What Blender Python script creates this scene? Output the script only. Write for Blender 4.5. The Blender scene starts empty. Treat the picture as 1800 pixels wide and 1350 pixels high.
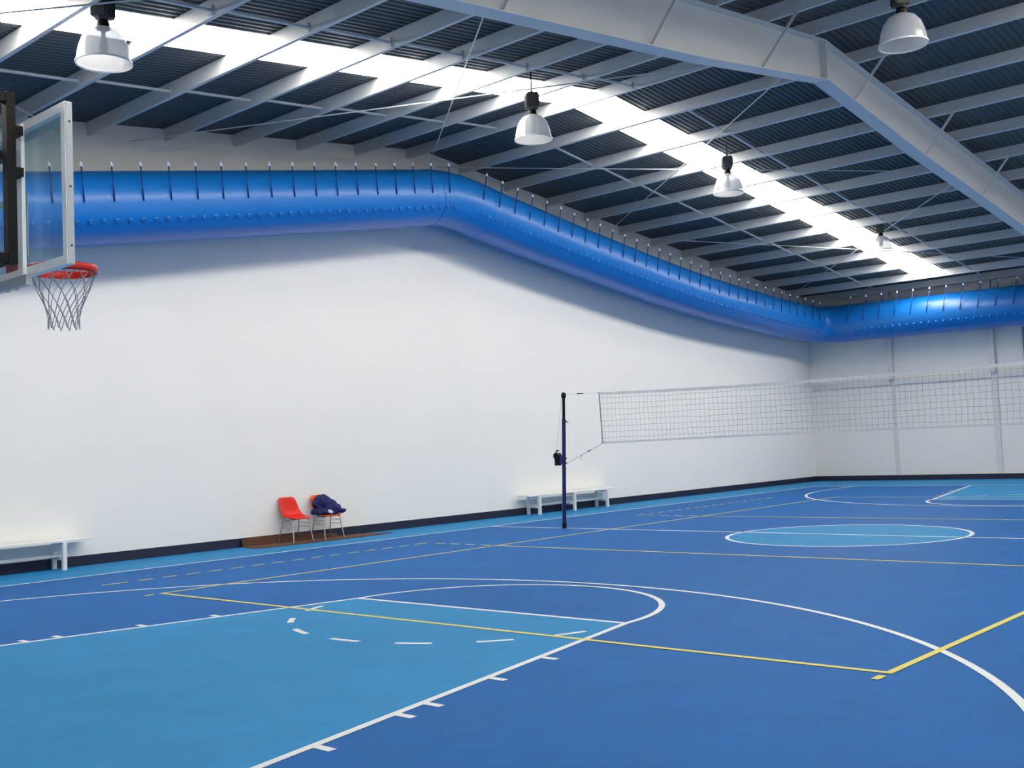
import bpy, bmesh, math, random
from mathutils import Vector, Matrix, noise
random.seed(7)
SC = bpy.context.scene
COL = SC.collection

# ------------------------------------------------------------------ camera
CAM_POS = Vector((-15.9735, -7.5578, 1.5875))
YAW, PITCH, ROLL, FPX = 0.7310, 0.0566, -0.0437, 1919.2
fw = Vector((math.cos(PITCH) * math.cos(YAW), math.cos(PITCH) * math.sin(YAW), math.sin(PITCH)))
rt = Vector((math.sin(YAW), -math.cos(YAW), 0))
up = rt.cross(fw)
R_ = rt * math.cos(ROLL) + up * math.sin(ROLL)
U_ = up * math.cos(ROLL) - rt * math.sin(ROLL)
cd = bpy.data.cameras.new('camera')
cam = bpy.data.objects.new('camera', cd)
COL.objects.link(cam)
cam.matrix_world = Matrix(((R_.x, U_.x, -fw.x, CAM_POS.x), (R_.y, U_.y, -fw.y, CAM_POS.y),
                           (R_.z, U_.z, -fw.z, CAM_POS.z), (0, 0, 0, 1)))
cd.sensor_width = 36.0
cd.lens = 36.0 * FPX / 1800.0
cd.clip_start, cd.clip_end = 0.05, 200
SC.camera = cam

# ------------------------------------------------------------------ world and exposure
SKYLIGHT_EMIT = 15.0
w = bpy.data.worlds.new('sky'); SC.world = w
w.use_nodes = True
w.node_tree.nodes['Background'].inputs[0].default_value = (0.75, 0.85, 1.0, 1)
w.node_tree.nodes['Background'].inputs[1].default_value = 1.0
SC.view_settings.view_transform = 'Standard'
SC.view_settings.look = 'None'
SC.view_settings.gamma = 1.0
SC.view_settings.use_curve_mapping = False
SC.view_settings.exposure = 0.08
try:
    SC.cycles.max_bounces = 12
    SC.cycles.diffuse_bounces = 6
    SC.cycles.transparent_max_bounces = 12
    SC.cycles.sample_clamp_indirect = 6.0
except Exception:
    pass


# ------------------------------------------------------------------ materials
def lin(c):
    return tuple((v / 255 / 12.92) if v / 255 <= 0.04045 else ((v / 255 + 0.055) / 1.055) ** 2.4 for v in c)


def mat(name, rgb, rough=0.5, metal=0.0, var=0.0, scale=8.0, bump=0.0, bscale=60.0, spec=0.5, coat=0.0, grain=0.5):
    m = bpy.data.materials.new(name); m.use_nodes = True
    nt = m.node_tree; b = nt.nodes['Principled BSDF']
    c = lin(rgb)
    b.inputs['Roughness'].default_value = rough
    b.inputs['Metallic'].default_value = metal
    b.inputs['Specular IOR Level'].default_value = spec
    b.inputs['Coat Weight'].default_value = coat
    tc = nt.nodes.new('ShaderNodeTexCoord')
    if var > 0:
        n = nt.nodes.new('ShaderNodeTexNoise'); n.inputs['Scale'].default_value = scale
        n.inputs['Detail'].default_value = 12; n.inputs['Roughness'].default_value = grain
        nt.links.new(tc.outputs['Object'], n.inputs['Vector'])
        r = nt.nodes.new('ShaderNodeValToRGB')
        r.color_ramp.elements[0].position = 0.3; r.color_ramp.elements[1].position = 0.7
        r.color_ramp.elements[0].color = tuple(v * (1 - var) for v in c) + (1,)
        r.color_ramp.elements[1].color = tuple(min(1, v * (1 + var)) for v in c) + (1,)
        nt.links.new(n.outputs['Fac'], r.inputs['Fac'])
        nt.links.new(r.outputs['Color'], b.inputs['Base Color'])
    else:
        b.inputs['Base Color'].default_value = c + (1,)
    if bump > 0:
        n2 = nt.nodes.new('ShaderNodeTexNoise'); n2.inputs['Scale'].default_value = bscale
        n2.inputs['Detail'].default_value = 3
        nt.links.new(tc.outputs['Object'], n2.inputs['Vector'])
        bp = nt.nodes.new('ShaderNodeBump'); bp.inputs['Strength'].default_value = bump
        bp.inputs['Distance'].default_value = 0.01
        nt.links.new(n2.outputs['Fac'], bp.inputs['Height'])
        nt.links.new(bp.outputs['Normal'], b.inputs['Normal'])
    return m


def skylight_mat():
    m = bpy.data.materials.new('skylight_daylit'); m.use_nodes = True
    nt = m.node_tree; b = nt.nodes['Principled BSDF']
    b.inputs['Base Color'].default_value = (0.8, 0.85, 0.9, 1)
    b.inputs['Emission Color'].default_value = (1.0, 0.935, 0.835, 1)
    b.inputs['Emission Strength'].default_value = SKYLIGHT_EMIT
    return m


def glass_mat(name, tint, alpha, rough=0.05, diffuse=(0.9, 0.9, 0.9), gloss=0.06, tl_share=0.3):
    """thin sheet: clear share + glossy + a little diffuse body"""
    m = bpy.data.materials.new(name); m.use_nodes = True
    nt = m.node_tree; nt.nodes.clear()
    out = nt.nodes.new('ShaderNodeOutputMaterial')
    tr = nt.nodes.new('ShaderNodeBsdfTransparent'); tr.inputs[0].default_value = tint + (1,)
    gl = nt.nodes.new('ShaderNodeBsdfGlossy'); gl.inputs['Roughness'].default_value = rough
    df = nt.nodes.new('ShaderNodeBsdfDiffuse'); df.inputs[0].default_value = diffuse + (1,)
    tl = nt.nodes.new('ShaderNodeBsdfTranslucent'); tl.inputs[0].default_value = diffuse + (1,)
    body = nt.nodes.new('ShaderNodeMixShader'); body.inputs[0].default_value = tl_share
    nt.links.new(df.outputs[0], body.inputs[1]); nt.links.new(tl.outputs[0], body.inputs[2])
    a = nt.nodes.new('ShaderNodeMixShader'); a.inputs[0].default_value = alpha
    nt.links.new(tr.outputs[0], a.inputs[1]); nt.links.new(body.outputs[0], a.inputs[2])
    b = nt.nodes.new('ShaderNodeMixShader'); b.inputs[0].default_value = gloss
    nt.links.new(a.outputs[0], b.inputs[1]); nt.links.new(gl.outputs[0], b.inputs[2])
    nt.links.new(b.outputs[0], out.inputs[0])
    return m


M = dict(
    floor=mat('court_blue', (20, 86, 150), 0.6, var=0.12, scale=1.6, bump=0.06, bscale=140, spec=0.08, grain=0.78),
    light=mat('court_light_blue', (38, 120, 172), 0.6, var=0.12, scale=1.6, bump=0.06, bscale=140, spec=0.08, grain=0.78),
    white_line=mat('line_white', (200, 204, 206), 0.6),
    yellow_line=mat('line_yellow', (192, 182, 82), 0.6),
    wall=mat('wall_white', (236, 236, 232), 0.65, var=0.012, scale=0.8, bump=0.05, bscale=25),
    wall_sheet=mat('wall_sheet_white', (226, 226, 222), 0.5, var=0.012, scale=0.8),
    base=mat('baseboard_navy', (22, 26, 52), 0.5),
    steel_white=mat('steel_white', (206, 209, 210), 0.45, var=0.02, scale=3),
    roof=mat('roof_zinc', (82, 89, 92), 0.5, metal=0.25, var=0.05, scale=2),
    skylight=skylight_mat(),
    duct=mat('duct_blue', (14, 112, 196), 0.36, var=0.03, scale=2.5, spec=0.55, bump=0.12, bscale=2.2),
    rod=mat('rod_navy', (24, 58, 140), 0.45),
    tip=mat('tip_white', (235, 238, 245), 0.4),
    navy=mat('post_navy', (14, 22, 84), 0.35),
    dark=mat('black_steel', (9, 9, 10), 0.5, spec=0.25),
    grey=mat('ballast_grey', (66, 66, 68), 0.5),
    galv=mat('galvanised', (188, 194, 198), 0.35, metal=0.6, var=0.06, scale=30),
    chrome=mat('chrome', (205, 205, 208), 0.2, metal=0.9),
    bell=glass_mat('bell_acrylic', (0.66, 0.68, 0.71), 0.72, 0.12, (0.66, 0.67, 0.69), tl_share=0.35),
    glass=glass_mat('board_glass', (0.86, 0.94, 0.95), 0.05, 0.03, (0.7, 0.85, 0.85)),
    bulb=mat('bulb_white', (240, 240, 235), 0.2),
    rim=mat('rim_red', (204, 34, 6), 0.4),
    cord=mat('net_cord', (138, 141, 146), 0.8),
    hoop_cord=mat('hoop_net_cord', (150, 152, 162), 0.8),
    band=mat('net_band', (205, 207, 208), 0.7),
    red=mat('shell_red', (208, 24, 4), 0.4, spec=0.3),
    orange=mat('shell_orange', (214, 84, 22), 0.4, spec=0.3),
    jacket=mat('jacket_blue', (14, 22, 88), 0.8, var=0.15, scale=14),
    white_cloth=mat('lining_white', (215, 215, 220), 0.8),
    mat_brown=mat('mat_brown', (84, 52, 36), 0.85, var=0.15, scale=9, bump=0.3, bscale=120),
    bench=mat('bench_white', (224, 226, 226), 0.45),
    board_white=mat('board_white', (246, 247, 248), 0.35),
    pane=mat('window_green', (110, 150, 140), 0.15),
    wire=mat('wire_grey', (200, 202, 205), 0.4),
)


# ------------------------------------------------------------------ mesh helpers
class MB:
    def __init__(s):
        s.v, s.f = [], []

    def quad(s, a, b, c, d):
        n = len(s.v); s.v += [tuple(a), tuple(b), tuple(c), tuple(d)]; s.f.append((n, n + 1, n + 2, n + 3)); return s

    def box(s, x0, x1, y0, y1, z0, z1, M_=None):
        P = [Vector((x, y, z)) for z in (z0, z1) for y in (y0, y1) for x in (x0, x1)]
        if M_: P = [M_ @ p for p in P]
        n = len(s.v); s.v += [tuple(p) for p in P]
        s.f += [tuple(n + i for i in q) for q in ((0, 2, 3, 1), (4, 5, 7, 6), (0, 1, 5, 4), (2, 6, 7, 3), (0, 4, 6, 2), (1, 3, 7, 5))]
        return s

    def bar(s, a, b, wx, wz, upv=(0, 0, 1)):
        """rectangular bar from a to b"""
        a, b = Vector(a), Vector(b); d = (b - a).normalized(); u = Vector(upv)
        if abs(d.dot(u)) > 0.98: u = Vector((1, 0, 0))
        sx = d.cross(u).normalized(); sz = sx.cross(d).normalized()
        n = len(s.v)
        for p in (a, b):
            for i, j in ((-1, -1), (1, -1), (1, 1), (-1, 1)):
                s.v.append(tuple(p + sx * (wx / 2 * i) + sz * (wz / 2 * j)))
        s.f += [(n, n + 1, n + 2, n + 3), (n + 4, n + 7, n + 6, n + 5)] + [(n + i, n + 4 + i, n + 4 + (i + 1) % 4, n + (i + 1) % 4) for i in range(4)]
        return s

    def tube(s, pts, r, seg=8, caps=True):
        pts = [Vector(p) for p in pts]
        rs = r if isinstance(r, (list, tuple)) else [r] * len(pts)
        n0 = len(s.v); prev = None
        for i, p in enumerate(pts):
            d = (pts[min(i + 1, len(pts) - 1)] - pts[max(i - 1, 0)]).normalized()
            if prev is None:
                u = Vector((0, 0, 1)) if abs(d.z) < 0.9 else Vector((1, 0, 0))
                e1 = d.cross(u).normalized()
            else:
                e1 = (prev - d * prev.dot(d)).normalized()
            prev = e1; e2 = d.cross(e1)
            for k in range(seg):
                t = 2 * math.pi * k / seg
                s.v.append(tuple(p + (e1 * math.cos(t) + e2 * math.sin(t)) * rs[i]))
        for i in range(len(pts) - 1):
            for k in range(seg):
                a = n0 + i * seg + k; b = n0 + i * seg + (k + 1) % seg
                s.f.append((a, b, b + seg, a + seg))
        if caps:
            s.f.append(tuple(n0 + k for k in reversed(range(seg))))
            s.f.append(tuple(n0 + (len(pts) - 1) * seg + k for k in range(seg)))
        return s

    def lathe(s, prof, seg=24, c=(0, 0, 0)):
        n0 = len(s.v)
        for r, z in prof:
            for k in range(seg):
                t = 2 * math.pi * k / seg
                s.v.append((c[0] + r * math.cos(t), c[1] + r * math.sin(t), c[2] + z))
        for i in range(len(prof) - 1):
            for k in range(seg):
                a = n0 + i * seg + k; b = n0 + i * seg + (k + 1) % seg
                s.f.append((a, b, b + seg, a + seg))
        return s

    def mesh(s, name):
        me = bpy.data.meshes.new(name); me.from_pydata(s.v, [], s.f); me.update()
        bm = bmesh.new(); bm.from_mesh(me)
        bmesh.ops.recalc_face_normals(bm, faces=bm.faces); bm.to_mesh(me); bm.free()
        return me

    def obj(s, name, m, parent=None, smooth=False, loc=None):
        me = s.mesh(name); me.materials.append(m)
        if smooth:
            for p in me.polygons: p.use_smooth = True
        return link(name, me, parent, loc)


def link(name, me, parent=None, loc=None):
    o = bpy.data.objects.new(name, me); COL.objects.link(o)
    if parent: o.parent = parent
    if loc is not None: o.location = loc
    return o


def smooth_by_angle(o, deg=40):
    me = o.data
    for p in me.polygons: p.use_smooth = True
    me.set_sharp_from_angle(angle=math.radians(deg))


def tag(o, label=None, cat=None, group=None, kind=None):
    if label: o['label'] = label
    if cat: o['category'] = cat
    if group: o['group'] = group
    if kind: o['kind'] = kind
    return o


def empty(name, loc=(0, 0, 0), rz=0):
    o = bpy.data.objects.new(name, None); COL.objects.link(o)
    o.empty_display_size = 0.1
    o.location = loc; o.rotation_euler = (0, 0, rz)
    return o


def copy_tree(o, parent=None):
    c = o.copy(); COL.objects.link(c); c.parent = parent
    for ch in [x for x in SC.objects if x.parent == o]: copy_tree(ch, c)
    return c


# ------------------------------------------------------------------ building dimensions
WX0, WX1 = -17.4, 17.4       # eave walls
WY0, WY1 = -9.15, 9.15       # gable walls
RX, RZ, RS = 0.1, 8.0, 0.113  # ridge position, height, slope


def roof_z(x): return RZ - RS * abs(x - RX)


# ------------------------------------------------------------------ floor
floor = MB().box(WX0 - 0.2, WX1 + 0.2, WY0 - 0.2, WY1 + 0.2, -0.2, 0.0).obj('floor', M['floor'])
tag(floor, 'blue sports hall floor with painted court lines', 'floor', kind='structure')


def arc(cx, cy, r, a0, a1, n=64):
    return [(cx + r * math.cos(a0 + (a1 - a0) * i / n), cy + r * math.sin(a0 + (a1 - a0) * i / n)) for i in range(n + 1)]


def strip(name, pts, width, z, m, closed=False):
    b = MB(); P = [Vector((x, y, 0)) for x, y in pts]; n = len(P); L, Rr = [], []
    for i in range(n):
        if closed: d1, d2 = P[i] - P[i - 1], P[(i + 1) % n] - P[i]
        else: d1 = P[i] - P[i - 1] if i else P[1] - P[0]; d2 = P[i + 1] - P[i] if i < n - 1 else P[i] - P[i - 1]
        d1.normalize(); d2.normalize()
        t = (d1 + d2).normalized(); nn = Vector((-t.y, t.x, 0))
        k = min(3.0, 1 / max(0.2, nn.dot(Vector((-d1.y, d1.x, 0)))))
        L.append(P[i] + nn * width / 2 * k); Rr.append(P[i] - nn * width / 2 * k)
    for i in range(n if closed else n - 1):
        j = (i + 1) % n
        b.quad((Rr[i].x, Rr[i].y, z), (Rr[j].x, Rr[j].y, z), (L[j].x, L[j].y, z), (L[i].x, L[i].y, z))
    return b.obj(name, m, floor)


def fill(name, pts, z, m):
    b = MB(); b.v = [(x, y, z) for x, y in pts]; b.f = [tuple(range(len(pts)))]
    return b.obj(name, m, floor)


Z1, Z2, Z3 = 0.0012, 0.0024, 0.0036
CX, CY = 14.0, 7.5
FTX, KW = 8.2, 1.8
# light blue run-off around the basketball court
for nm, x0, x1, y0, y1 in (('side_runoff', WX0, WX1, CY, WY1), ('side_runoff', WX0, WX1, WY0, -CY),
                           ('end_runoff', CX, WX1, -CY, CY), ('end_runoff', WX0, -CX, -CY, CY)):
    fill(nm, [(x0, y0), (x1, y0), (x1, y1), (x0, y1)], Z1, M['light'])
fill('centre_circle_paint', arc(0, 0, 1.8, 0, 2 * math.pi, 72)[:-1], Z1, M['light'])
strip('court_boundary_line', [(-CX, -CY), (CX, -CY), (CX, CY), (-CX, CY)], 0.06, Z2, M['white_line'], True)
strip('centre_line', [(0, -CY), (0, CY)], 0.06, Z2, M['white_line'])
strip('centre_circle_line', arc(0, 0, 1.8, 0, 2 * math.pi, 96)[:-1], 0.06, Z2, M['white_line'], True)
dash_pts = [((-9.64, 1.09), (-9.39, 1.26)), ((-9.88, 0.76), (-9.97, 0.42)), ((-10.1, 0.02), (-10.08, -0.34)),
            ((-10.02, -0.72), (-9.87, -1.04)), ((-9.64, -1.37), (-9.38, -1.59)), ((-9.03, -1.77), (-8.73, -1.9)), ((-9.03, 1.5), (-8.73, 1.6))]
for sg in (-1, 1):
    fill('key_paint', [(sg * CX, -3), (sg * FTX, -KW), (sg * FTX, KW), (sg * CX, 3)], Z1, M['light'])
    strip('key_line', [(sg * CX, 3), (sg * FTX, KW)], 0.06, Z2, M['white_line'])
    strip('key_line', [(sg * CX, -3), (sg * FTX, -KW)], 0.06, Z2, M['white_line'])
    strip('free_throw_line', [(sg * FTX, -KW), (sg * FTX, KW)], 0.06, Z2 + 0.0003, M['white_line'])
    a0 = math.pi / 2 if sg > 0 else -math.pi / 2
    strip('free_throw_arc', arc(sg * FTX, 0, KW, a0, a0 + math.pi, 48), 0.06, Z2 + 0.0005, M['white_line'])
    for p, q in dash_pts:
        ap, aq = math.atan2(p[1], -(p[0] + FTX)), math.atan2(q[1], -(q[0] + FTX))
        A = arc(0, 0, KW, ap, aq, 6)
        strip('free_throw_dash', [(sg * (FTX + x), y) for x, y in A], 0.06, Z2, M['white_line'])
    bx = 12.425
    R3 = 6.23
    A = arc(0, 0, R3, math.pi / 2, -math.pi / 2, 96)
    strip('three_point_line', [(sg * CX, R3 + 0.05)] + [(sg * (bx - x), y) for x, y in A] + [(sg * CX, -R3 - 0.05)], 0.06, Z2 + 0.0007, M['white_line'])
    for x in (12.24, 11.51, 11.22, 10.46, 9.73):
        ky = KW + (3 - KW) * (x - FTX) / (CX - FTX)
        for sy in (-1, 1):
            strip('lane_mark', [(sg * x, sy * ky), (sg * x, sy * (ky + 0.17))], 0.06, Z2 + 0.0002, M['white_line'])
# volleyball court
strip('volleyball_boundary_line', [(-9, -4.5), (9, -4.5), (9, 4.5), (-9, 4.5)], 0.055, Z3, M['yellow_line'], True)
for sg in (-1, 1):
    strip('attack_line', [(sg * 3.08, -4.5), (sg * 3.08, 4.5)], 0.055, Z3, M['yellow_line'])
    for k in range(4):
        y0 = 4.62 + 0.35 * k
        strip('attack_line_dash', [(sg * 3.08, y0), (sg * 3.08, y0 + 0.22)], 0.055, Z3, M['yellow_line'])
    strip('coach_line_dash', [(sg * 3.05, 6.12), (sg * 3.36, 6.12)], 0.055, Z3, M['yellow_line'])
    strip('coach_line_dash', [(sg * 8.55, 6.12), (sg * 8.92, 6.12)], 0.055, Z3, M['yellow_line'])
    for k in range(14):
        x0 = 3.50 + 0.36 * k
        strip('coach_line_dash', [(sg * x0, 6.12), (sg * (x0 + 0.22), 6.12)], 0.055, Z3, M['yellow_line'])
    for sy in (-1, 1):
        strip('service_mark', [(sg * 9.10, sy * 4.5), (sg * 9.23, sy * 4.5)], 0.055, Z3, M['yellow_line'])

# ------------------------------------------------------------------ walls
T = 0.2


def gable(name, y0, y1, label):
    b = MB(); P = [(WX0 - T, 0), (WX1 + T, 0), (WX1 + T, roof_z(WX1) + 0.3), (RX, RZ + 0.3), (WX0 - T, roof_z(WX0) + 0.3)]
    n = len(P); b.v = [(x, y0, z) for x, z in P] + [(x, y1, z) for x, z in P]
    b.f = [tuple(range(n)), tuple(range(2 * n - 1, n - 1, -1))] + [(i, (i + 1) % n, n + (i + 1) % n, n + i) for i in range(n)]
    return tag(b.obj(name, M['wall']), label, 'wall', kind='structure')


wall_left = gable('wall_left', WY1, WY1 + T, 'long white gable wall behind the chairs and benches')
wall_right = gable('wall_right', WY0 - T, WY0, 'white gable wall on the near side')
ze = roof_z(WX1) + 0.02
wall_far = tag(MB().box(WX1, WX1 + T, WY0, WY1, 0, ze).obj('wall_far', M['wall_sheet']), 'white far wall with slim posts behind the volleyball net', 'wall', kind='structure')
wall_near = tag(MB().box(WX0 - T, WX0, WY0, WY1, 0, ze).obj('wall_near', M['wall_sheet']), 'white wall behind the basketball goal', 'wall', kind='structure')
# posts and rails on the far wall
for y in (6.37, 3.3, -3.3, -6.37):
    MB().box(WX1 - 0.04, WX1, y - 0.07, y + 0.07, 0.0, 3.13).obj('wall_post', M['steel_white'], wall_far)
    MB().box(WX1 - 0.14, WX1, y - 0.075, y + 0.075, 3.13, 5.97).obj('wall_post', M['steel_white'], wall_far)
ys = [WY1, 6.37, 3.3, 0.0, -3.3, -6.37, WY0]
for a, b_ in zip(ys[:-1], ys[1:]):
    MB().box(WX1 - 0.06, WX1, b_ + 0.08, a - 0.08, 2.98, 3.13).obj('wall_rail', M['steel_white'], wall_far)
    MB().box(WX1 - 0.05, WX1, b_ + 0.08, a - 0.08, 5.60, 5.70).obj('wall_rail', M['steel_white'], wall_far)
MB().bar((WX1 - 0.16, 2.45, 5.95), (WX1 - 0.16, 2.0, 5.1), 0.06, 0.06).obj('wall_brace', M['steel_white'], wall_far)
tag(MB().box(WX1 - 0.03, WX1, WY0, WY1, roof_z(WX1) - 0.09, roof_z(WX1) - 0.005).obj('shadow_strip_1', M['base']), 'dark strip painted in as the shadow line between far wall and roof', 'shadow_strip', kind='structure')  # dark colour stands in for the shade under the eave
win = empty('window_1', (WX1, 1.4, 3.3)); tag(win, 'green tinted window high on the far wall', 'window', kind='structure')
MB().box(-0.02, 0.0, -1.05, 1.05, 0.05, 1.1).obj('pane', M['pane'], win)
for a in ((-1.1, 1.1, 0, 0.06), (-1.1, 1.1, 1.08, 1.14), (-1.1, -1.04, 0.06, 1.08), (1.04, 1.1, 0.06, 1.08), (-0.025, 0.025, 0.06, 1.08)):
    MB().box(-0.05, 0.0, a[0], a[1], a[2], a[3]).obj('window_frame', M['steel_white'], win)
# baseboards
for nm, x0, x1, y0, y1, lb in (('baseboard_left', WX0, WX1, WY1 - 0.015, WY1, 'navy baseboard along the long white wall'),
                               ('baseboard_right', WX0, WX1, WY0, WY0 + 0.015, 'navy baseboard along the near side wall'),
                               ('baseboard_far', WX1 - 0.045, WX1, WY0, WY1 - 0.015, 'navy baseboard along the far wall'),
                               ('baseboard_near', WX0, WX0 + 0.015, WY0, WY1 - 0.015, 'navy baseboard behind the basketball goal')):
    tag(MB().box(x0, x1, y0, y1, 0.002, 0.16).obj(nm, M['base']), lb, 'baseboard', kind='structure')

# ------------------------------------------------------------------ roof: sheets, skylights, purlins, bracing
ceiling = empty('ceiling', (RX, 0, RZ)); tag(ceiling, 'white steel purlin roof with corrugated sheets and daylight strips', 'ceiling', kind='structure')


def corrugated(width, length, per, h):
    """sheet in x (down the slope) with ribs side by side in y, underside at z=0"""
    b = MB(); prof = []
    n = round(width / per); p = width / n
    for i in range(n):
        y = i * p
        prof += [(y, 0), (y + p * 0.36, 0), (y + p * 0.5, h), (y + p * 0.86, h)]
    prof.append((width, 0))
    for (y0, z0), (y1, z1) in zip(prof[:-1], prof[1:]):
        b.quad((0, y0, z0), (length, y0, z0), (length, y1, z1), (0, y1, z1))
    return b


def sheet_obj(name, me, sg, y0):
    o = link(name, me, ceiling, (0, y0, 0.0))
    o.rotation_euler = (0, math.atan(RS) if sg > 0 else math.pi + math.atan(-RS), 0)
    return o


SW = 0.953
LEN = 17.6 * math.sqrt(1 + RS * RS)
meP = corrugated(SW, LEN, 0.12, 0.026).mesh('roof_sheet'); meP.materials.append(M['roof'])
SK0, SK1 = 4.15, 5.103
# y grid of sheets on either side of the daylight strips
starts = []
for s0, s1 in ((WY0, -SK1), (-SK0, SK0), (SK1, WY1)):
    n = math.ceil((s1 - s0) / SW); wv = (s1 - s0) / n
    starts += [(s0 + i * wv, wv) for i in range(n)]
sheet_cache = {}
for sg in (1, -1):
    for y0, wv in starts:
        key = (round(wv, 4))
        if key not in sheet_cache:
            me = corrugated(wv, LEN, 0.12, 0.026).mesh('roof_sheet'); me.materials.append(M['roof']); sheet_cache[key] = me
        o = link('roof_sheet', sheet_cache[key], ceiling, (0, y0, 0))
        o.rotation_euler = (0, math.atan(RS), 0)
        if sg < 0:
            o.rotation_euler = (0, math.atan(RS), 0); o.scale = (1, 1, 1)
            # mirrored slope: turn about the vertical axis
            o.matrix_local = Matrix.Translation((0, y0 + wv, 0)) @ Matrix.Rotation(math.pi, 4, 'Z') @ Matrix.Rotation(math.atan(RS), 4, 'Y')
    # daylight strip: translucent sheet, opaque beyond both ends
    sl = 16.0 * math.sqrt(1 + RS * RS)
    if sg > 0:
        meS = corrugated(SW, sl, 0.12, 0.026).mesh('skylight_sheet'); meS.materials.append(M['skylight'])
        meE = corrugated(SW, LEN - sl, 0.12, 0.026); meE.v = [(x + sl, y, z) for x, y, z in meE.v]
        meE = meE.mesh('roof_sheet'); meE.materials.append(M['roof'])
    for y0 in (SK0, -SK1):
        for nm, me in (('skylight_sheet', meS), ('roof_sheet', meE)):
            o = link(nm, me, ceiling, (0, y0, 0))
            if sg > 0: o.matrix_local = Matrix.Translation((0, y0, 0)) @ Matrix.Rotation(math.atan(RS), 4, 'Y')
            else: o.matrix_local = Matrix.Translation((0, y0 + SW, 0)) @ Matrix.Rotation(math.pi, 4, 'Z') @ Matrix.Rotation(math.atan(RS), 4, 'Y')
MB().box(-0.25, 0.25, WY0, WY1, 0.035, 0.05).obj('ridge_cap', M['roof'], ceiling)

PD, PF, PT = 0.21, 0.07, 0.006
left_x = [-0.40, -1.82, -3.25, -4.67, -6.06, -7.46, -8.87, -10.28, -11.7, -13.1, -14.5, -15.9, -17.1]
right_x = [1.20, 2.70, 4.18, 5.65, 7.12, 8.57, 10.04, 11.51, 13.02, 14.55, 16.05, 17.15]
b = MB()
Lp = WY1 - WY0
b.box(0, PT, 0, Lp, -PD, 0); b.box(PT, PF, 0, Lp, -PT, 0); b.box(PT, PF, 0, Lp, -PD, -PD + PT)
b.box(PF - PT, PF, 0, Lp, -0.025, -PT); b.box(PF - PT, PF, 0, Lp, -PD + PT, -PD + 0.025)
meC = b.mesh('purlin'); meC.materials.append(M['steel_white'])


def pur_z(x): return roof_z(x) - 0.006


for x in left_x + right_x:
    o = link('purlin', meC, ceiling, (x - RX, WY0, pur_z(x) - RZ))
    o.rotation_euler = (0, math.atan(RS) * (1 if x > RX else -1), 0)
# bridging bars between the purlins
allx = sorted(left_x + right_x)
for y in (6.55, 3.3, -3.3, -6.55):
    for a, c in zip(allx[:-1], allx[1:]):
        if a < RX < c: continue
        za, zc = pur_z(a) - 0.10 - RZ, pur_z(c) - 0.14 - RZ
        q = MB().bar((a - RX + 0.03, y, za), (c - RX, y, zc), 0.04, 0.03)
        q.box(c - RX - 0.012, c - RX - 0.002, y - 0.035, y + 0.035, zc - 0.06, zc + 0.06)
        q.obj('bridging_bar', M['steel_white'], ceiling)
# diagonal tie rods in the roof plane, wall to portal frame
for (xa, ya), (xb, yb) in (((-6.7, 9.1), (0.3, 0.15)), ((0.25, 9.1), (-7.2, 0.15)), ((0.5, 9.1), (7.5, 0.15)), ((6.6, 9.1), (0.2, 0.15)),
                           ((7.3, 9.1), (16.5, 0.15)), ((16.0, 9.1), (7.3, 0.15)), ((-7.75, 9.1), (-17.0, 0.15)), ((-16.0, 9.1), (-7.0, 0.15))):
    za, zb = roof_z(xa) - 0.27 - RZ, roof_z(xb) - 0.27 - RZ
    n_ = 2
    MB().tube([(xa - RX, ya, za), (xb - RX, yb, zb)], 0.010, 6).obj('tie_rod', M['steel_white'], ceiling)

# ------------------------------------------------------------------ portal frame over mid hall
pf = empty('portal_frame', (RX, 0, 0)); tag(pf, 'white tapered steel portal frame crossing the hall under the purlins', 'steel frame', kind='structure')


def top_z(x): return roof_z(x) - 0.225


def bot_z(x):
    d = abs(x - RX); P = [(0, 7.13), (3.7, 6.60), (9.6, 5.92), (17.2, 5.12)]
    for (x0, z0), (x1, z1) in zip(P[:-1], P[1:]):
        if d <= x1: return z0 + (z1 - z0) * (d - x0) / (x1 - x0)
    return P[-1][1]


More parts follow.
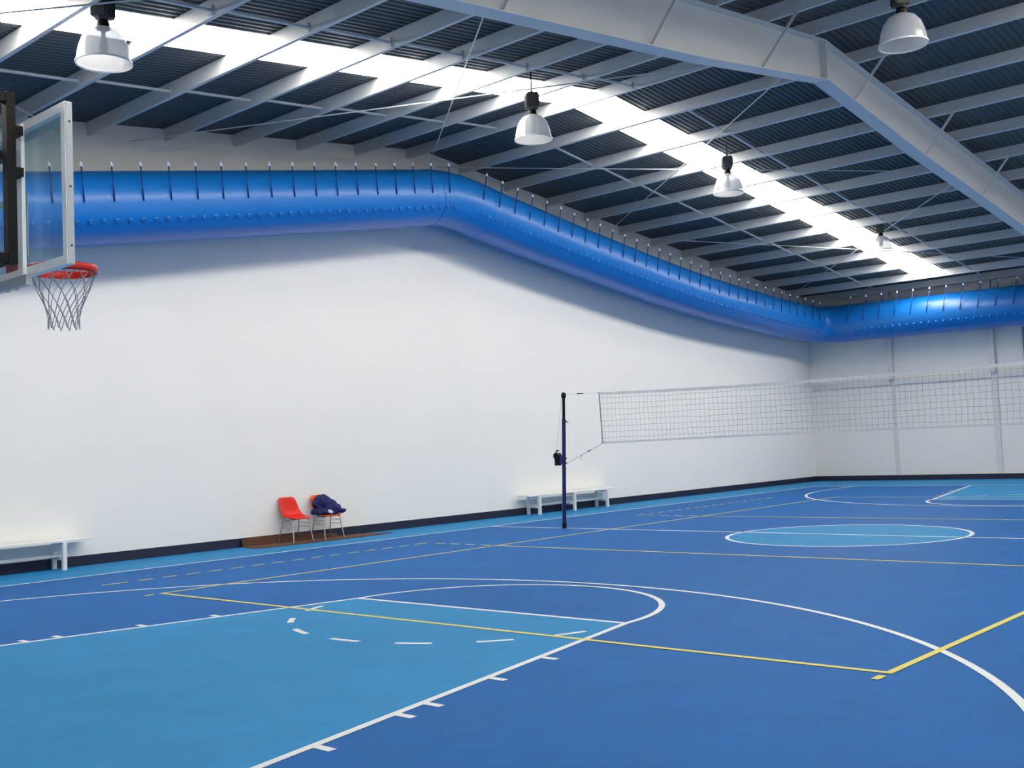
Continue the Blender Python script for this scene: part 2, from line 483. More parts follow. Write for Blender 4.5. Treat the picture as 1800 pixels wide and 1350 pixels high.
for sg in (-1, 1):
    xs = [0, 1.2, 2.5, 3.7, 6.6, 9.6, 13.4, 16.6]
    web, fl_t, fl_b = MB(), MB(), MB()
    for x0, x1 in zip(xs[:-1], xs[1:]):
        X0, X1 = RX + sg * x0, RX + sg * x1
        for mbx, f0, hw, za, zb in ((web, None, 0.006, None, None),):
            n = len(web.v)
            for xx in (X0, X1):
                for yy in (-0.006, 0.006):
                    web.v += [(xx - RX, yy, bot_z(xx)), (xx - RX, yy, top_z(xx))]
            web.f += [(n, n + 1, n + 5, n + 4), (n + 2, n + 6, n + 7, n + 3)]
        for mbx, fz, t in ((fl_t, top_z, -0.015), (fl_b, bot_z, 0.015)):
            n = len(mbx.v)
            for xx in (X0, X1):
                for yy in (-0.125, 0.125):
                    mbx.v += [(xx - RX, yy, fz(xx)), (xx - RX, yy, fz(xx) + t)]
            mbx.f += [(n, n + 2, n + 6, n + 4), (n + 1, n + 5, n + 7, n + 3), (n, n + 4, n + 5, n + 1), (n + 2, n + 3, n + 7, n + 6)]
    web.obj('rafter_web', M['steel_white'], pf); fl_t.obj('top_flange', M['steel_white'], pf); fl_b.obj('bottom_flange', M['steel_white'], pf)
    # tapered column
    c = MB(); n = 0
    xo, xi0, xi1 = sg * (WX1 - 0.05), sg * (WX1 - 0.45), sg * (WX1 - 0.85)
    zt = roof_z(WX1) - 0.25
    c.v = [(xo - RX, y, z) for y in (-0.01, 0.01) for z in (0, zt)] + [(xi0 - RX, y, 0) for y in (-0.01, 0.01)] + [(xi1 - RX, y, zt) for y in (-0.01, 0.01)]
    c.f = [(0, 4, 6, 1), (2, 3, 7, 5), (0, 2, 5, 4)]
    c.bar((xi0 - RX, 0, 0.005), (xi1 - RX, 0, zt), 0.22, 0.015, (1, 0, 0)); c.bar((xo - RX, 0, 0.005), (xo - RX, 0, zt), 0.22, 0.015, (1, 0, 0))
    c.obj('column', M['steel_white'], pf)
    for xx in (1.5, 4.45, 7.35, 10.3, 13.2):
        X = RX + sg * xx
        xp = min(left_x + right_x, key=lambda v: abs(v - X))
        for sy in (-1, 1):
            MB().bar((xp - RX, sy * 0.01, bot_z(xp) + 0.05), (xp - RX, sy * 0.62, pur_z(xp) - PD + 0.02), 0.045, 0.012, (1, 0, 0)).obj('fly_brace', M['steel_white'], pf)
MB().box(-0.02, 0.02, -0.12, 0.12, bot_z(RX) + 0.016, top_z(RX) - 0.016).obj('ridge_plate', M['steel_white'], pf)

# ------------------------------------------------------------------ ventilation duct
duct = empty('ventilation_duct', (0, 8.4, 6.0)); tag(duct, 'fat blue round air duct running along the white walls under the roof', 'air duct')
D0 = Vector((0, 8.4, 6.0))
ZR = 6.86


def catmull(P, n=10):
    out = []
    Q = [2 * P[0] - P[1]] + P + [2 * P[-1] - P[-2]]
    for i in range(1, len(Q) - 2):
        for k in range(n):
            t = k / n; a, b_, c, d = Q[i - 1], Q[i], Q[i + 1], Q[i + 2]
            out.append(0.5 * ((2 * b_) + (c - a) * t + (2 * a - 5 * b_ + 4 * c - d) * t * t + (3 * b_ - a - 3 * c + d) * t ** 3))
    out.append(P[-1]); return out


V = Vector
# straight left run, elbow at the ridge, gently bowed right run, corner elbow, straight far run
sec_left = [V((-16.4, 8.4, 4.13)), V((-0.55, 8.4, 6.735))]
e0, e1, e2 = sec_left[1], V((0.15, 8.4, 6.84)), V((0.95, 8.4, 6.655))
sec_ridge = [(1 - t) ** 2 * e0 + 2 * t * (1 - t) * e1 + t * t * e2 for t in [i / 8 for i in range(9)]]
sec_right = catmull([V((0.95, 8.4, 6.655)), V((4.04, 8.4, 6.19)), V((8.84, 8.4, 5.555)), V((13.0, 8.4, 5.20)), V((15.75, 8.4, 5.04))], 8)
sec_right[0] = e2
c0, c1, c2 = sec_right[-1], V((16.68, 8.4, 5.00)), V((16.68, 7.45, 4.99))
sec_corner = [(1 - t) ** 2 * c0 + 2 * t * (1 - t) * c1 + t * t * c2 for t in [i / 10 for i in range(11)]]
sec_far = [c2, V((16.68, 3.7, 4.955)), V((16.68, -8.3, 4.90))]
DR = 0.575


def frame_at(pts, i):
    d = (pts[min(i + 1, len(pts) - 1)] - pts[max(i - 1, 0)]).normalized()
    s = d.cross(V((0, 0, 1))).normalized()   # points to the room side for this travel direction
    n = s.cross(d).normalized()
    return d, s, n


full = []
for s_ in (sec_left, sec_ridge, sec_right, sec_corner, sec_far):
    full += [p for p in s_ if not full or (p - full[-1]).length > 1e-4]


def sweep(pts, r, seg=48):
    b = MB()
    for i, p in enumerate(pts):
        j = min(range(len(full)), key=lambda k: (full[k] - p).length)
        d, s, n = frame_at(full, j) if (full[j] - p).length < 1e-3 else frame_at(pts, i)
        if len(pts) < 4 and i in (0,) and False: pass
        for k in range(seg):
            t = 2 * math.pi * k / seg
            b.v.append(tuple(p + (s * math.cos(t) + n * math.sin(t)) * r - D0))
    for i in range(len(pts) - 1):
        for k in range(seg):
            a = i * seg + k; c = i * seg + (k + 1) % seg
            b.f.append((a, c, c + seg, a + seg))
    return b


def resample(pts, step):
    """evenly spaced points along a polyline"""
    out = [pts[0]]; acc = 0.0
    for a, b_ in zip(pts[:-1], pts[1:]):
        L = (b_ - a).length; d = (b_ - a) / L if L else V((0, 0, 0)); s = step - acc
        while s <= L:
            out.append(a + d * s); s += step
        acc = L - (s - step)
    return out


def dense(pts, step=0.5):
    out = []
    for a, b_ in zip(pts[:-1], pts[1:]):
        n = max(1, int((b_ - a).length / step))
        out += [a.lerp(b_, i / n) for i in range(n)]
    return out + [pts[-1]]


for s_ in (sec_left, sec_ridge, sec_right, sec_corner, sec_far):
    o = sweep(s_, DR).obj('duct_section', M['duct'], duct, smooth=True)
# end caps and joint collars
for p, j in ((full[0], 0), (full[-1], len(full) - 1)):
    d, s, n = frame_at(full, j)
    b = MB(); b.v = [tuple(p + (s * math.cos(2 * math.pi * k / 48) + n * math.sin(2 * math.pi * k / 48)) * DR - D0) for k in range(48)]
    b.f = [tuple(range(48))]; b.obj('end_cap', M['duct'], duct)
for p in (e0, e2, c0, c2):
    j = min(range(len(full)), key=lambda k: (full[k] - p).length)
    d, s, n = frame_at(full, j)
    ring = MB()
    for i, (o_, rr) in enumerate(((-0.03, DR), (-0.03, DR + 0.008), (0.03, DR + 0.008), (0.03, DR))):
        for k in range(48):
            t = 2 * math.pi * k / 48
            ring.v.append(tuple(p + d * o_ + (s * math.cos(t) + n * math.sin(t)) * rr - D0))
    for i in range(3):
        for k in range(48):
            a = i * 48 + k; c = i * 48 + (k + 1) % 48
            ring.f.append((a, c, c + 48, a + 48))
    ring.obj('joint_collar', M['duct'], duct, smooth=False)
path = resample(dense(full, 0.05), 0.01)


def path_at(i):
    p = path[i]; a, b_ = path[max(0, i - 8)], path[min(len(path) - 1, i + 8)]
    d = (b_ - a).normalized(); s = d.cross(V((0, 0, 1))).normalized(); n = s.cross(d).normalized()
    return p, d, s, n


def lathe_mesh(name, prof, seg, m):
    me = MB().lathe(prof, seg).mesh(name); me.materials.append(m)
    for p in me.polygons: p.use_smooth = True
    return me


rod_me = lathe_mesh('hanger_rod', [(0.0, 0.0), (0.011, 0.0), (0.011, 1.0), (0.0, 1.0)], 8, M['rod'])
tip_me = lathe_mesh('rod_tip', [(0.0, -0.02), (0.026, -0.015), (0.026, 0.012), (0.008, 0.055), (0.0, 0.057)], 10, M['tip'])
noz_me = lathe_mesh('nozzle', [(0.040, -0.01), (0.040, 0.010), (0.026, 0.048), (0.014, 0.050), (0.012, 0.015), (0.0, 0.015)], 12, M['duct'])


def orient(p, z, x):
    z = z.normalized(); x = (x - z * x.dot(z)).normalized(); y = z.cross(x)
    return Matrix(((x.x, y.x, z.x, p.x), (x.y, y.y, z.y, p.y), (x.z, y.z, z.z, p.z), (0, 0, 0, 1)))


step = 49
i = 0
while i < len(path):
    p, d, s, n = path_at(i)
    in_view = p.x > -11.5 and p.y > -1.0
    bend = (p - V((0.15, 8.4, 6.8))).length < 0.25 or (p.x > 15.8 and p.y > 7.35)
    if in_view and not bend:
        far = p.y < 7.5
        for side in (1, -1):
            base = p + s * (DR + 0.008) * side - D0 + n * (0.0)
            ln = 0.72 if far else 0.56
            mw = orient(base, n + d * (0.2 if far else 0.09), d) @ Matrix.Diagonal((1, 1, ln, 1))
            r = link('hanger_rod', rod_me, duct); r.matrix_local = mw
            t_ = link('rod_tip', tip_me, r); t_.matrix_local = Matrix.Translation((0, 0, 1)) @ Matrix.Diagonal((1, 1, 1 / ln, 1))
    i += step
i = 5
while i < len(path):
    p, d, s, n = path_at(i)
    bend = (p - V((0.15, 8.4, 6.8))).length < 0.3 or (p.x > 15.8 and p.y > 7.3)
    if p.x > -11.5 and p.y > -1.0 and not bend:
        a = math.radians(-28)
        dirv = s * math.cos(a) + n * math.sin(a)
        o = link('nozzle', noz_me, duct); o.matrix_local = orient(p + dirv * DR - D0, dirv, d)
    i += 22
# brackets that tie the duct back to the walls
for x in (-14, -10, -6, -2, 2, 6, 10, 14):
    j = min(range(len(path)), key=lambda k: abs(path[k].x - x)); z = path[j].z
    MB().box(x - 0.03, x + 0.03, 8.93 - 8.4, WY1 - 0.002 - 8.4, z - 0.05 - 6, z + 0.05 - 6).obj('wall_bracket', M['rod'], duct)
for y in (4.8, 1, -3, -7):
    MB().box(17.2, WX1 - 0.002, y - 0.03 - 8.4, y + 0.03 - 8.4, 4.9 - 6, 5.0 - 6).obj('wall_bracket', M['rod'], duct)

# ------------------------------------------------------------------ high bay lamps
def lamp(x, y, zrim, label, rz=0.0, sc=1.0):
    e = empty('high_bay_lamp', (x, y, zrim), rz); tag(e, label, 'lamp', 'bell shaped high bay lamps under the roof'); e.scale = (sc, sc, sc)
    prof = [(0.305, 0.0), (0.300, 0.02), (0.292, 0.09), (0.272, 0.19), (0.235, 0.29), (0.175, 0.365), (0.10, 0.405), (0.055, 0.41)]
    bell = MB().lathe(prof, 40).obj('bell_shade', M['bell'], e, smooth=True)
    MB().lathe([(0.298, 0.0), (0.312, 0.0), (0.312, 0.018), (0.298, 0.018), (0.298, 0.0)], 40).obj('rim_ring', M['bulb'], bell, smooth=False)
    MB().lathe([(0.0, 0.12), (0.03, 0.125), (0.055, 0.17), (0.05, 0.24), (0.025, 0.32), (0.022, 0.39)], 16).obj('bulb', M['bulb'], e, smooth=True)
    MB().lathe([(0.0, 0.40), (0.075, 0.40), (0.07, 0.47), (0.055, 0.50), (0.0, 0.50)], 20).obj('lamp_collar', M['dark'], e, smooth=False)
    hz0, hz1 = 0.50, 0.77
    h = MB().box(-0.10, 0.10, -0.085, 0.085, hz0 + 0.03, hz1)
    h.lathe([(0.0, hz0), (0.07, hz0), (0.11, hz0 + 0.04)], 4)
    ho = h.obj('ballast_housing', M['grey'], e)
    for k in range(5):
        xx = -0.08 + 0.04 * k
        for sy in (-1, 1):
            MB().box(xx - 0.006, xx + 0.006, min(sy * 0.085, sy * 0.105), max(sy * 0.085, sy * 0.105), hz0 + 0.05, hz1 - 0.02).obj('cooling_fin', M['grey'], ho)
    top = (roof_z(x) - zrim - 0.02) / sc
    MB().tube([(0, 0, hz1), (0, 0, top)], 0.012, 8).obj('hanging_rod', M['dark'], e)
    hk = [(0.0, 0.03 * math.sin(a), hz1 + 0.03 + 0.03 - 0.03 * math.cos(a)) for a in [2 * math.pi * i / 14 for i in range(15)]]
    MB().tube(hk, 0.006, 6, False).obj('hook', M['dark'], e)
    return e


lamp(-9.95, 3.8, 6.08, 'clear bell lamp nearest the basketball goal, top left under the roof', 0.5)
lamp(-2.52, 3.8, 6.56, 'clear bell lamp hanging in front of the roof ridge, above the duct bend', 0.9)
lamp(3.60, 3.8, 6.55, 'clear bell lamp over the volleyball net, third from the goal along the daylight strip', 0.7)
lamp(10.34, 3.5, 6.04, 'smallest, farthest clear bell lamp near the end of the daylight strip', 0.4, 0.87)
lamp(-2.12, -2.2, 6.54, 'clear bell lamp at top right, in front of the big white roof beam', 0.75)

# ------------------------------------------------------------------ basketball goal
BXP = -12.68
g = empty('basketball_goal', (BXP, 0, 2.86)); tag(g, 'glass basketball backboard with white frame, red rim and net on black steel arms', 'basketball goal')
G0 = 0.0
HB, WB = 1.05, 0.92
for a in ((-0.05, 0.0, -WB, -WB + 0.055, 0, HB), (-0.05, 0.0, WB - 0.055, WB, 0, HB),
          (-0.05, 0.0, -WB + 0.055, WB - 0.055, HB - 0.06, HB), (-0.05, 0.0, -WB + 0.055, WB - 0.055, 0, 0.06)):
    fo = MB().box(*a).obj('board_frame', M['board_white'], g)
for sy in (-1, 1):
    y0 = sy * WB
    eo = MB().box(-0.045, -0.002, min(y0, y0 + sy * 0.006), max(y0, y0 + sy * 0.006), 0.005, HB - 0.005).obj('edge_strip', M['galv'], g)
    for z in (0.12, 0.5, 0.92):
        MB().tube([(-0.022, y0 + sy * 0.005, z), (-0.022, y0 + sy * 0.010, z)], 0.008, 8).obj('screw', M['grey'], eo)
MB().box(-0.012, -0.002, -WB + 0.05, WB - 0.05, 0.055, HB - 0.055).obj('glass_pane', M['glass'], g)
for y0, y1, z0, z1 in ((-0.265, -0.215, 0.15, 0.60), (0.215, 0.265, 0.15, 0.60), (-0.215, 0.215, 0.55, 0.60), (-0.215, 0.215, 0.15, 0.20)):
    MB().box(-0.0015, 0.0015, y0, y1, z0, z1).obj('target_mark', M['steel_white'], g)
for y0, y1, z0, z1 in ((-WB + 0.055, WB - 0.055, HB - 0.115, HB - 0.06),):
    MB().box(-0.0015, 0.0015, y0, y1, z0, z1).obj('border_mark', M['steel_white'], g)
for sy in (-1, 1):
    st = MB().box(-0.075, -0.05, sy * 0.31 - 0.035, sy * 0.31 + 0.035, 0.0, HB - 0.02).obj('back_strut', M['board_white'], g)
    for z in (0.69, 0.97):
        MB().tube([(-0.075, sy * 0.31, z), (-0.088, sy * 0.31, z)], 0.016, 10).obj('bolt', M['grey'], st)
# black steel support
sup = MB()
for sy in (-1, 1):
    y = sy * 0.385
    MB().box(-0.20, -0.14, y - 0.035, y + 0.035, 0.06, 1.21).obj('support_upright', M['dark'], g)
    for z in (0.69, 0.97):
        MB().box(-0.14, -0.075, min(y, y - sy * 0.10), max(y, y - sy * 0.10), z - 0.03, z + 0.03).obj('bracket', M['dark'], g)
    for z in (0.1, 1.17):
        MB().box(WX0 - BXP, -0.20, y - 0.03, y + 0.03, z - 0.03, z + 0.03).obj('support_arm', M['dark'], g)
    MB().box(WX0 - BXP, WX0 - BXP + 0.02, y - 0.1, y + 0.1, -0.05, 1.3).obj('wall_plate', M['dark'], g)
    MB().bar((WX0 - BXP + 0.02, y, 0.15), (-0.3, y, 1.14), 0.04, 0.04).obj('support_diagonal', M['dark'], g)
for z in (0.1, 0.80, 1.17):
    MB().box(-0.20, -0.15, -0.35, 0.35, z - 0.03, z + 0.03).obj('support_crossbar', M['dark'], g)
MB().box(-0.09, -0.05, -0.42, 0.42, -0.07, 0.0).obj('bottom_rail', M['galv'], g)
for y in (-0.24, -0.1, 0.1, 0.24):
    MB().tube([(-0.07, y, -0.07), (-0.07, y, -0.085)], 0.014, 8).obj('bolt', M['chrome'], g)
# rim and net
RC = V((0.365, 0, 0.14))
rim = MB().lathe([(0.220, -0.042), (0.232, -0.042), (0.238, 0.0), (0.232, 0.014), (0.222, 0.014), (0.214, 0.0), (0.220, -0.042)], 48, RC).obj('rim', M['rim'], g, smooth=True)
rp = MB(); rp.box(0.0, 0.012, -0.09, 0.09, 0.05, 0.22); rp.box(0.012, 0.20, -0.085, 0.085, 0.10, 0.13)
rp.bar((0.012, 0.0, 0.06), (0.20, 0.0, 0.115), 0.12, 0.02)
rp.obj('rim_mount', M['rim'], g)
nb = MB(); N = 12
prof_n = [(0.222, 0.0), (0.205, -0.06), (0.180, -0.13), (0.145, -0.21), (0.118, -0.28), (0.105, -0.34), (0.108, -0.42)]


def net_r(t):
    f = t * (len(prof_n) - 1); i0 = min(int(f), len(prof_n) - 2); u = f - i0
    return (prof_n[i0][0] * (1 - u) + prof_n[i0 + 1][0] * u, prof_n[i0][1] * (1 - u) + prof_n[i0 + 1][1] * u)


for k in range(N):
    for dirn in (-1, 1):
        pts = []
        for j in range(13):
            t = j / 12; r, z = net_r(t)
            sp = 0.35 if t > 0.12 else 0.35
            a = 2 * math.pi * k / N + dirn * (t * 2 * math.pi / N * 2.5)
            pts.append((RC.x + r * math.cos(a), RC.y + r * math.sin(a), RC.z + z - 0.02))
        nb.tube(pts, 0.0032, 5)
for k in range(N * 2):   # knots
    for t in (0.25, 0.45, 0.65, 0.85):
        pass
nb.obj('hoop_net', M['hoop_cord'], g)

# ------------------------------------------------------------------ volleyball posts and net
def vpost(ybase, sg, label):
    """sg: direction (in y) from the post away from the net"""
    e = empty('volleyball_post', (0, ybase, 0)); tag(e, label, 'net post', 'volleyball net posts')
    lean = -sg * 0.13 / 2.55
    P = lambda z, dy=0.0, dx=0.0: V((dx, lean * z + dy, z))
    MB().lathe([(0.0, 0.0), (0.06, 0.0), (0.06, 0.01), (0.04, 0.012)], 20).obj('floor_collar', M['dark'], e)
    MB().tube([P(0.0), P(0.10)], 0.041, 20).obj('rubber_sleeve', M['dark'], e, smooth=False)
    o = MB().tube([P(0.10), P(2.06)], 0.037, 20).obj('lower_tube', M['navy'], e); smooth_by_angle(o)
    o = MB().tube([P(2.06), P(2.46)], 0.028, 20).obj('upper_tube', M['dark'], e); smooth_by_angle(o)
    o = MB().tube([P(2.44), P(2.455), P(2.48), P(2.52), P(2.545), P(2.555)], [0.028, 0.04, 0.047, 0.047, 0.036, 0.01], 18).obj('pulley_cap', M['dark'], e); smooth_by_angle(o, 60)
    k = MB(); k.tube([P(2.01, -sg * 0.03), P(2.0, -sg * 0.075)], 0.013, 8); k.tube([P(2.0, -sg * 0.075), P(1.965, -sg * 0.11)], 0.006, 6)
    k.obj('clamp_lever', M['dark'], e)
    wb = MB().box(-0.035, 0.035, min(sg * 0.02, sg * 0.13), max(sg * 0.02, sg * 0.13), 1.20, 1.36, Matrix.Translation(P(0) + V((0, lean * 1.3, 0)))).obj('winch_bracket', M['navy'], e)
    c = P(1.36); wy = c.y + sg * 0.155
    d = MB().tube([(-0.06, wy, 1.36), (0.05, wy, 1.36)], 0.062, 18); d.box(-0.055, 0.045, wy - 0.05, wy + 0.035, 1.18, 1.36)
    wo = d.obj('winch', M['dark'], e)
    h = MB(); h.tube([(-0.07, wy, 1.36), (-0.09, wy - sg * 0.03, 1.42), (-0.09, wy - sg * 0.07, 1.46)], 0.010, 8); h.tube([(-0.12, wy - sg * 0.07, 1.46), (-0.05, wy - sg * 0.07, 1.46)], 0.014, 8)
    h.obj('crank_handle', M['dark'], wo)
    for z in (1.22, 1.31):
        MB().tube([P(z, -sg * 0.03), P(z, -sg * 0.065)], 0.012, 8).obj('bolt', M['dark'], e)
    MB().tube([P(1.10), P(1.13)], 0.040, 20).obj('rope_wrap', M['mat_brown'], e)
    MB().tube([(0, wy + sg * 0.04, 1.38), P(2.50, sg * 0.045)], 0.0035, 6).obj('winch_cable', M['wire'], e)
    return e


PY = 5.60
vpost(PY, 1, 'navy volleyball post with a black winch, standing in front of the white bench')
vpost(-PY, -1, 'navy volleyball post at the near end of the net')
net = empty('volleyball_net', (0, 0, 1.55)); tag(net, 'long volleyball net of fine grey mesh with white bands', 'volleyball net')
NE = 4.63


def ntop(y): return 2.50 - 0.075 * (1 - (y / NE) ** 2) - 1.55 - 0.0


def nbot(y): return 1.555 + 0.02 * (1 - (y / NE) ** 2) - 1.55


NS = 46
ysN = [NE - 2 * NE * i / NS for i in range(NS + 1)]
for nm, fz, hh in (('top_band', ntop, 0.05), ('bottom_band', nbot, 0.035)):
    b = MB()
    for a, c in zip(ysN[:-1], ysN[1:]):
        n = len(b.v)
        for y in (a, c):
            z = fz(y)
            for xx, zz in ((-0.004, z), (0.004, z), (0.004, z - hh if nm == 'top_band' else z + hh), (-0.004, z - hh if nm == 'top_band' else z + hh)):
                b.v.append((xx, y, zz))
        b.f += [(n + k, n + 4 + k, n + 4 + (k + 1) % 4, n + (k + 1) % 4) for k in range(4)]
    b.obj(nm, M['band'], net)
for sg in (1, -1):
    MB().tube([(0, sg * NE, ntop(NE)), (0, sg * (NE - 0.03), nbot(NE))], 0.012, 8).obj('side_rope', M['cord'], net)
mesh_ = MB()
NV = 104; NH = 9
for i in range(1, NV):
    y = NE - 2 * NE * i / NV
    pts = []
    for j in range(NH + 1):
        t = j / NH; z = ntop(y) * (1 - t) + nbot(y) * t
        pts.append((0.004 * math.sin(i * 1.7 + j), y + 0.008 * math.sin(i * 0.9 + j * 1.3), z))
    mesh_.tube(pts, 0.0022, 4, False)
for j in range(1, NH):
    t = j / NH
    pts = []
    for i in range(NV + 1):
        y = NE - 2 * NE * i / NV
        pts.append((0.0, y, ntop(y) * (1 - t) + nbot(y) * t + 0.006 * math.sin(i * 0.55 + j * 2.1) + 0.004 * math.sin(i * 0.21 + j)))
    mesh_.tube(pts, 0.0024, 4, False)
tag(mesh_.obj('net_mesh', M['cord'], net), kind='stuff')
for sg in (1, -1):
    PT_ = V((0, sg * (PY - 0.13 - 0.047), 2.52 - 1.55)); PB_ = V((0, sg * (PY - 0.061 - 0.037), 1.20 - 1.55))
    MB().tube([(0, sg * NE, ntop(NE) - 0.01), PT_], 0.0035, 6).obj('top_cable', M['wire'], net)
    mid = V((0, sg * NE, ntop(NE) - 0.01)).lerp(PT_, 0.45)
    MB().tube([mid, mid + V((0, sg * 0.16, 0.004))], [0.006, 0.012], 6).obj('cable_clip', M['dark'], net)
    q0 = V((0, sg * NE, nbot(NE)))
    MB().tube([q0, q0.lerp(PB_, 0.5), PB_], 0.004, 6).obj('bottom_rope', M['cord'], net)
    m2 = q0.lerp(PB_, 0.30)
    MB().tube([m2, m2.lerp(PB_, 0.1)], 0.010, 6).obj('rope_knot', M['dark'], net)
    m3 = q0.lerp(PB_, 0.52)
    MB().tube([m3, m3 + V((0, sg * 0.06, -0.10))], 0.004, 6).obj('rope_tail', M['cord'], net)


# ------------------------------------------------------------------ benches
def bench(x0, x1, legs, y, label):
    e = empty('bench', ((x0 + x1) / 2, y, 0)); tag(e, label, 'bench', 'white benches along the wall')
    cx = (x0 + x1) / 2
    H, Wd = 0.45, 0.17
    for k in (-1, 0, 1):
        MB().box(x0 - cx, x1 - cx, k * 0.125 - 0.057, k * 0.125 + 0.057, H - 0.028, H).obj('seat_slat', M['bench'], e)
    for lx in legs:
        for sy in (-1, 1):
            MB().box(lx - cx - 0.03, lx - cx + 0.03, sy * Wd - 0.03, sy * Wd + 0.03, 0.0, H - 0.028).obj('leg', M['bench'], e)
        MB().box(lx - cx - 0.02, lx - cx + 0.02, -Wd + 0.03, Wd - 0.03, H - 0.075, H - 0.03).obj('crosspiece', M['bench'], e)
        MB().box(lx - cx - 0.02, lx - cx + 0.02, -Wd + 0.03, Wd - 0.03, 0.15, 0.20).obj('crosspiece', M['bench'], e)
    MB().box(min(legs) - cx, max(legs) - cx, -0.045, 0.045, 0.20, 0.235).obj('stretcher', M['bench'], e)
    return e


bench(2.60, 5.95, [2.95, 4.22, 5.50], 8.90, 'white slatted bench against the wall behind the volleyball post')
bench(-11.3, -7.70, [-11.0, -9.6, -8.15], 8.92, 'white slatted bench cut off by the left edge of the photo')

# ------------------------------------------------------------------ mat, chairs, jacket
mp = [(-4.75, 9.10), (-4.85, 8.62), (-4.62, 8.46), (-3.2, 8.42), (-2.1, 8.44), (-1.72, 8.52), (-1.95, 8.80), (-2.05, 9.10)]
b = MB(); n = len(mp)
cxm, cym = -3.2, 8.75
b.v = [(x - cxm, y - cym, 0.0) for x, y in mp] + [(x - cxm, y - cym, 0.012) for x, y in mp]
b.f = [tuple(range(n - 1, -1, -1)), tuple(range(n, 2 * n))] + [(i, (i + 1) % n, n + (i + 1) % n, n + i) for i in range(n)]
mo = b.obj('floor_mat', M['mat_brown'], None, loc=(cxm, cym, 0.002))
bm = bmesh.new(); bm.from_mesh(mo.data)
# the wall side of the mat is bent up against the skirting
up_p = [(-4.75, 9.10, 0.15), (-4.2, 9.115, 0.155), (-3.3, 9.115, 0.13), (-2.6, 9.11, 0.06)]
lo_p = [(-4.75, 9.08, 0.008), (-4.2, 9.08, 0.008), (-3.3, 9.08, 0.008), (-2.6, 9.09, 0.008)]
fr = [[bm.verts.new((x - cxm, y - cym + dy, z)) for x, y, z in row] for dy in (0, 0.01) for row in (up_p, lo_p)]
for k in range(3):
    bm.faces.new((fr[0][k], fr[1][k], fr[1][k + 1], fr[0][k + 1])); bm.faces.new((fr[2][k + 1], fr[3][k + 1], fr[3][k], fr[2][k]))
    bm.faces.new((fr[0][k], fr[0][k + 1], fr[2][k + 1], fr[2][k]))
bm.to_mesh(mo.data); bm.free()
tag(mo, 'long brown floor mat under the two chairs by the wall', 'mat')


def shell_mesh(name):
    # side profile (depth towards the front = -y, height), then half width and cross curl along it
    prof = [(0.235, 0.815, 0.13, 0.0), (0.225, 0.80, 0.185, 0.004), (0.205, 0.73, 0.205, 0.02), (0.185, 0.65, 0.212, 0.035), (0.165, 0.57, 0.215, 0.05),
            (0.135, 0.50, 0.218, 0.06), (0.08, 0.452, 0.222, 0.055), (0.0, 0.432, 0.228, 0.045), (-0.09, 0.432, 0.230, 0.03),
            (-0.17, 0.440, 0.222, 0.012), (-0.215, 0.438, 0.195, 0.0), (-0.235, 0.425, 0.15, -0.004)]
    NC = 12; b = MB()
    for (dy, z, hw, curl) in prof:
        for k in range(NC + 1):
            u = -1 + 2 * k / NC
            lift = curl * (abs(u) ** 2.6)
            fy = -lift if z > 0.47 else -lift * 0.2
            fz = lift * (0.15 if z > 0.52 else 0.9)
            b.v.append((u * hw, dy + fy, z + fz))
    for i in range(len(prof) - 1):
        for k in range(NC):
            a = i * (NC + 1) + k
            b.f.append((a, a + 1, a + NC + 2, a + NC + 1))
    return b


def chair(x, y, m, label, rz=0.0, z0=0.014):
    e = empty('shell_chair', (x, y, z0), rz); tag(e, label, 'chair', 'moulded plastic chairs on the brown mat')
    sh = shell_mesh('seat_shell').obj('seat_shell', m, e, smooth=True)
    s = sh.modifiers.new('thick', 'SOLIDIFY'); s.thickness = 0.012; s.offset = -1
    s = sh.modifiers.new('sub', 'SUBSURF'); s.levels = 1; s.render_levels = 2
    for sx in (-1, 1):
        MB().tube([(sx * 0.17, -0.13, 0.425), (sx * 0.185, -0.17, 0.39), (sx * 0.225, -0.235, 0.0)], 0.011, 10).obj('leg', M['chrome'], e, smooth=False)
        MB().tube([(sx * 0.17, 0.05, 0.425), (sx * 0.185, 0.10, 0.39), (sx * 0.225, 0.20, 0.0)], 0.011, 10).obj('leg', M['chrome'], e, smooth=False)
        MB().tube([(sx * 0.17, -0.14, 0.423), (sx * 0.17, 0.06, 0.423)], 0.011, 8).obj('side_rail', M['chrome'], e)
        MB().tube([(sx * 0.192, -0.178, 0.34), (sx * 0.192, 0.115, 0.34)], 0.006, 6).obj('spreader', M['chrome'], e)
        MB().tube([(sx * 0.199, -0.188, 0.27), (sx * 0.199, 0.133, 0.27)], 0.006, 6).obj('spreader', M['chrome'], e)
    MB().box(-0.17, 0.17, -0.13, 0.05, 0.405, 0.42).obj('under_plate', M['dark'], e)
    return e


chair(-3.74, 8.90, M['red'], 'empty bright red moulded chair on the brown mat', 0.05)
ch2 = chair(-3.03, 8.88, M['orange'], 'orange moulded chair with a blue jacket thrown over it', 0.0)


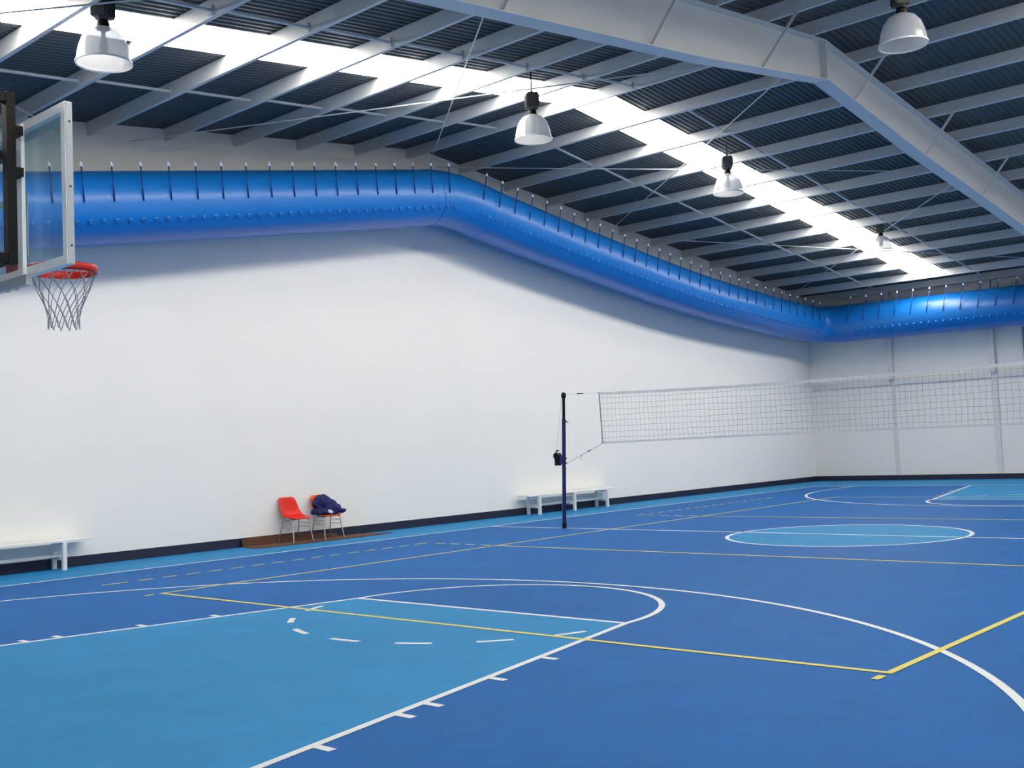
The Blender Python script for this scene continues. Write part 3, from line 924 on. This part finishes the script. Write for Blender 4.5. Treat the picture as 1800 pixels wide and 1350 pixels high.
def blob(parts, name, m, parent, vox=0.016, amp=0.018, ratio=0.10):
    bm = bmesh.new()
    for (c, r, rot) in parts:
        mt = Matrix.Translation(c) @ Matrix.Rotation(rot[1], 4, rot[0]) @ Matrix.Diagonal((r[0], r[1], r[2], 1))
        bmesh.ops.create_icosphere(bm, subdivisions=3, radius=1.0, matrix=mt)
    me = bpy.data.meshes.new(name); bm.to_mesh(me); bm.free(); me.materials.append(m)
    o = link(name, me, parent)
    r_ = o.modifiers.new('remesh', 'REMESH'); r_.mode = 'VOXEL'; r_.voxel_size = vox; r_.use_smooth_shade = False
    s = o.modifiers.new('soft', 'SMOOTH'); s.iterations = 4; s.factor = 0.6
    tx = bpy.data.textures.new(name + '_folds', 'CLOUDS'); tx.noise_scale = 0.09
    d = o.modifiers.new('folds', 'DISPLACE'); d.texture = tx; d.strength = amp * 3.0; d.mid_level = 0.5
    t2 = bpy.data.textures.new(name + '_creases', 'VORONOI'); t2.noise_scale = 0.10; t2.distance_metric = 'DISTANCE'
    d = o.modifiers.new('creases', 'DISPLACE'); d.texture = t2; d.strength = amp * 2.6; d.mid_level = 0.4
    dc = o.modifiers.new('facets', 'DECIMATE'); dc.ratio = ratio
    return o


jk = empty('jacket', (-3.03, 8.88, 0.46)); tag(jk, 'crumpled dark blue jacket lying on the orange chair', 'jacket')
blob([((-0.02, 0.075, 0.21), (0.20, 0.085, 0.17), ('X', -0.3)), ((0.05, -0.02, 0.16), (0.19, 0.15, 0.11), ('Y', 0.3)), ((0.0, -0.10, 0.06), (0.22, 0.13, 0.055), ('X', 0.1)),
      ((0.10, -0.14, 0.09), (0.13, 0.12, 0.08), ('Z', 0.4)), ((-0.05, 0.0, 0.07), (0.18, 0.14, 0.07), ('X', 0.0)), ((-0.04, 0.11, 0.29), (0.12, 0.05, 0.06), ('X', 0)), ((0.12, 0.02, 0.20), (0.13, 0.09, 0.06), ('Y', 0.55))], 'jacket_body', M['jacket'], jk)
blob([((-0.19, -0.05, 0.045), (0.075, 0.13, 0.045), ('Z', 0.35)), ((-0.22, 0.06, 0.06), (0.06, 0.10, 0.05), ('Z', -0.2))], 'sleeve', M['jacket'], jk, 0.014, 0.010)
blob([((0.20, -0.17, 0.06), (0.085, 0.13, 0.045), ('Z', 0.5))], 'sleeve', M['jacket'], jk, 0.014, 0.010)
blob([((-0.06, -0.215, 0.055), (0.075, 0.022, 0.035), ('Y', 0.35))], 'white_lining', M['white_cloth'], jk, 0.010, 0.004)
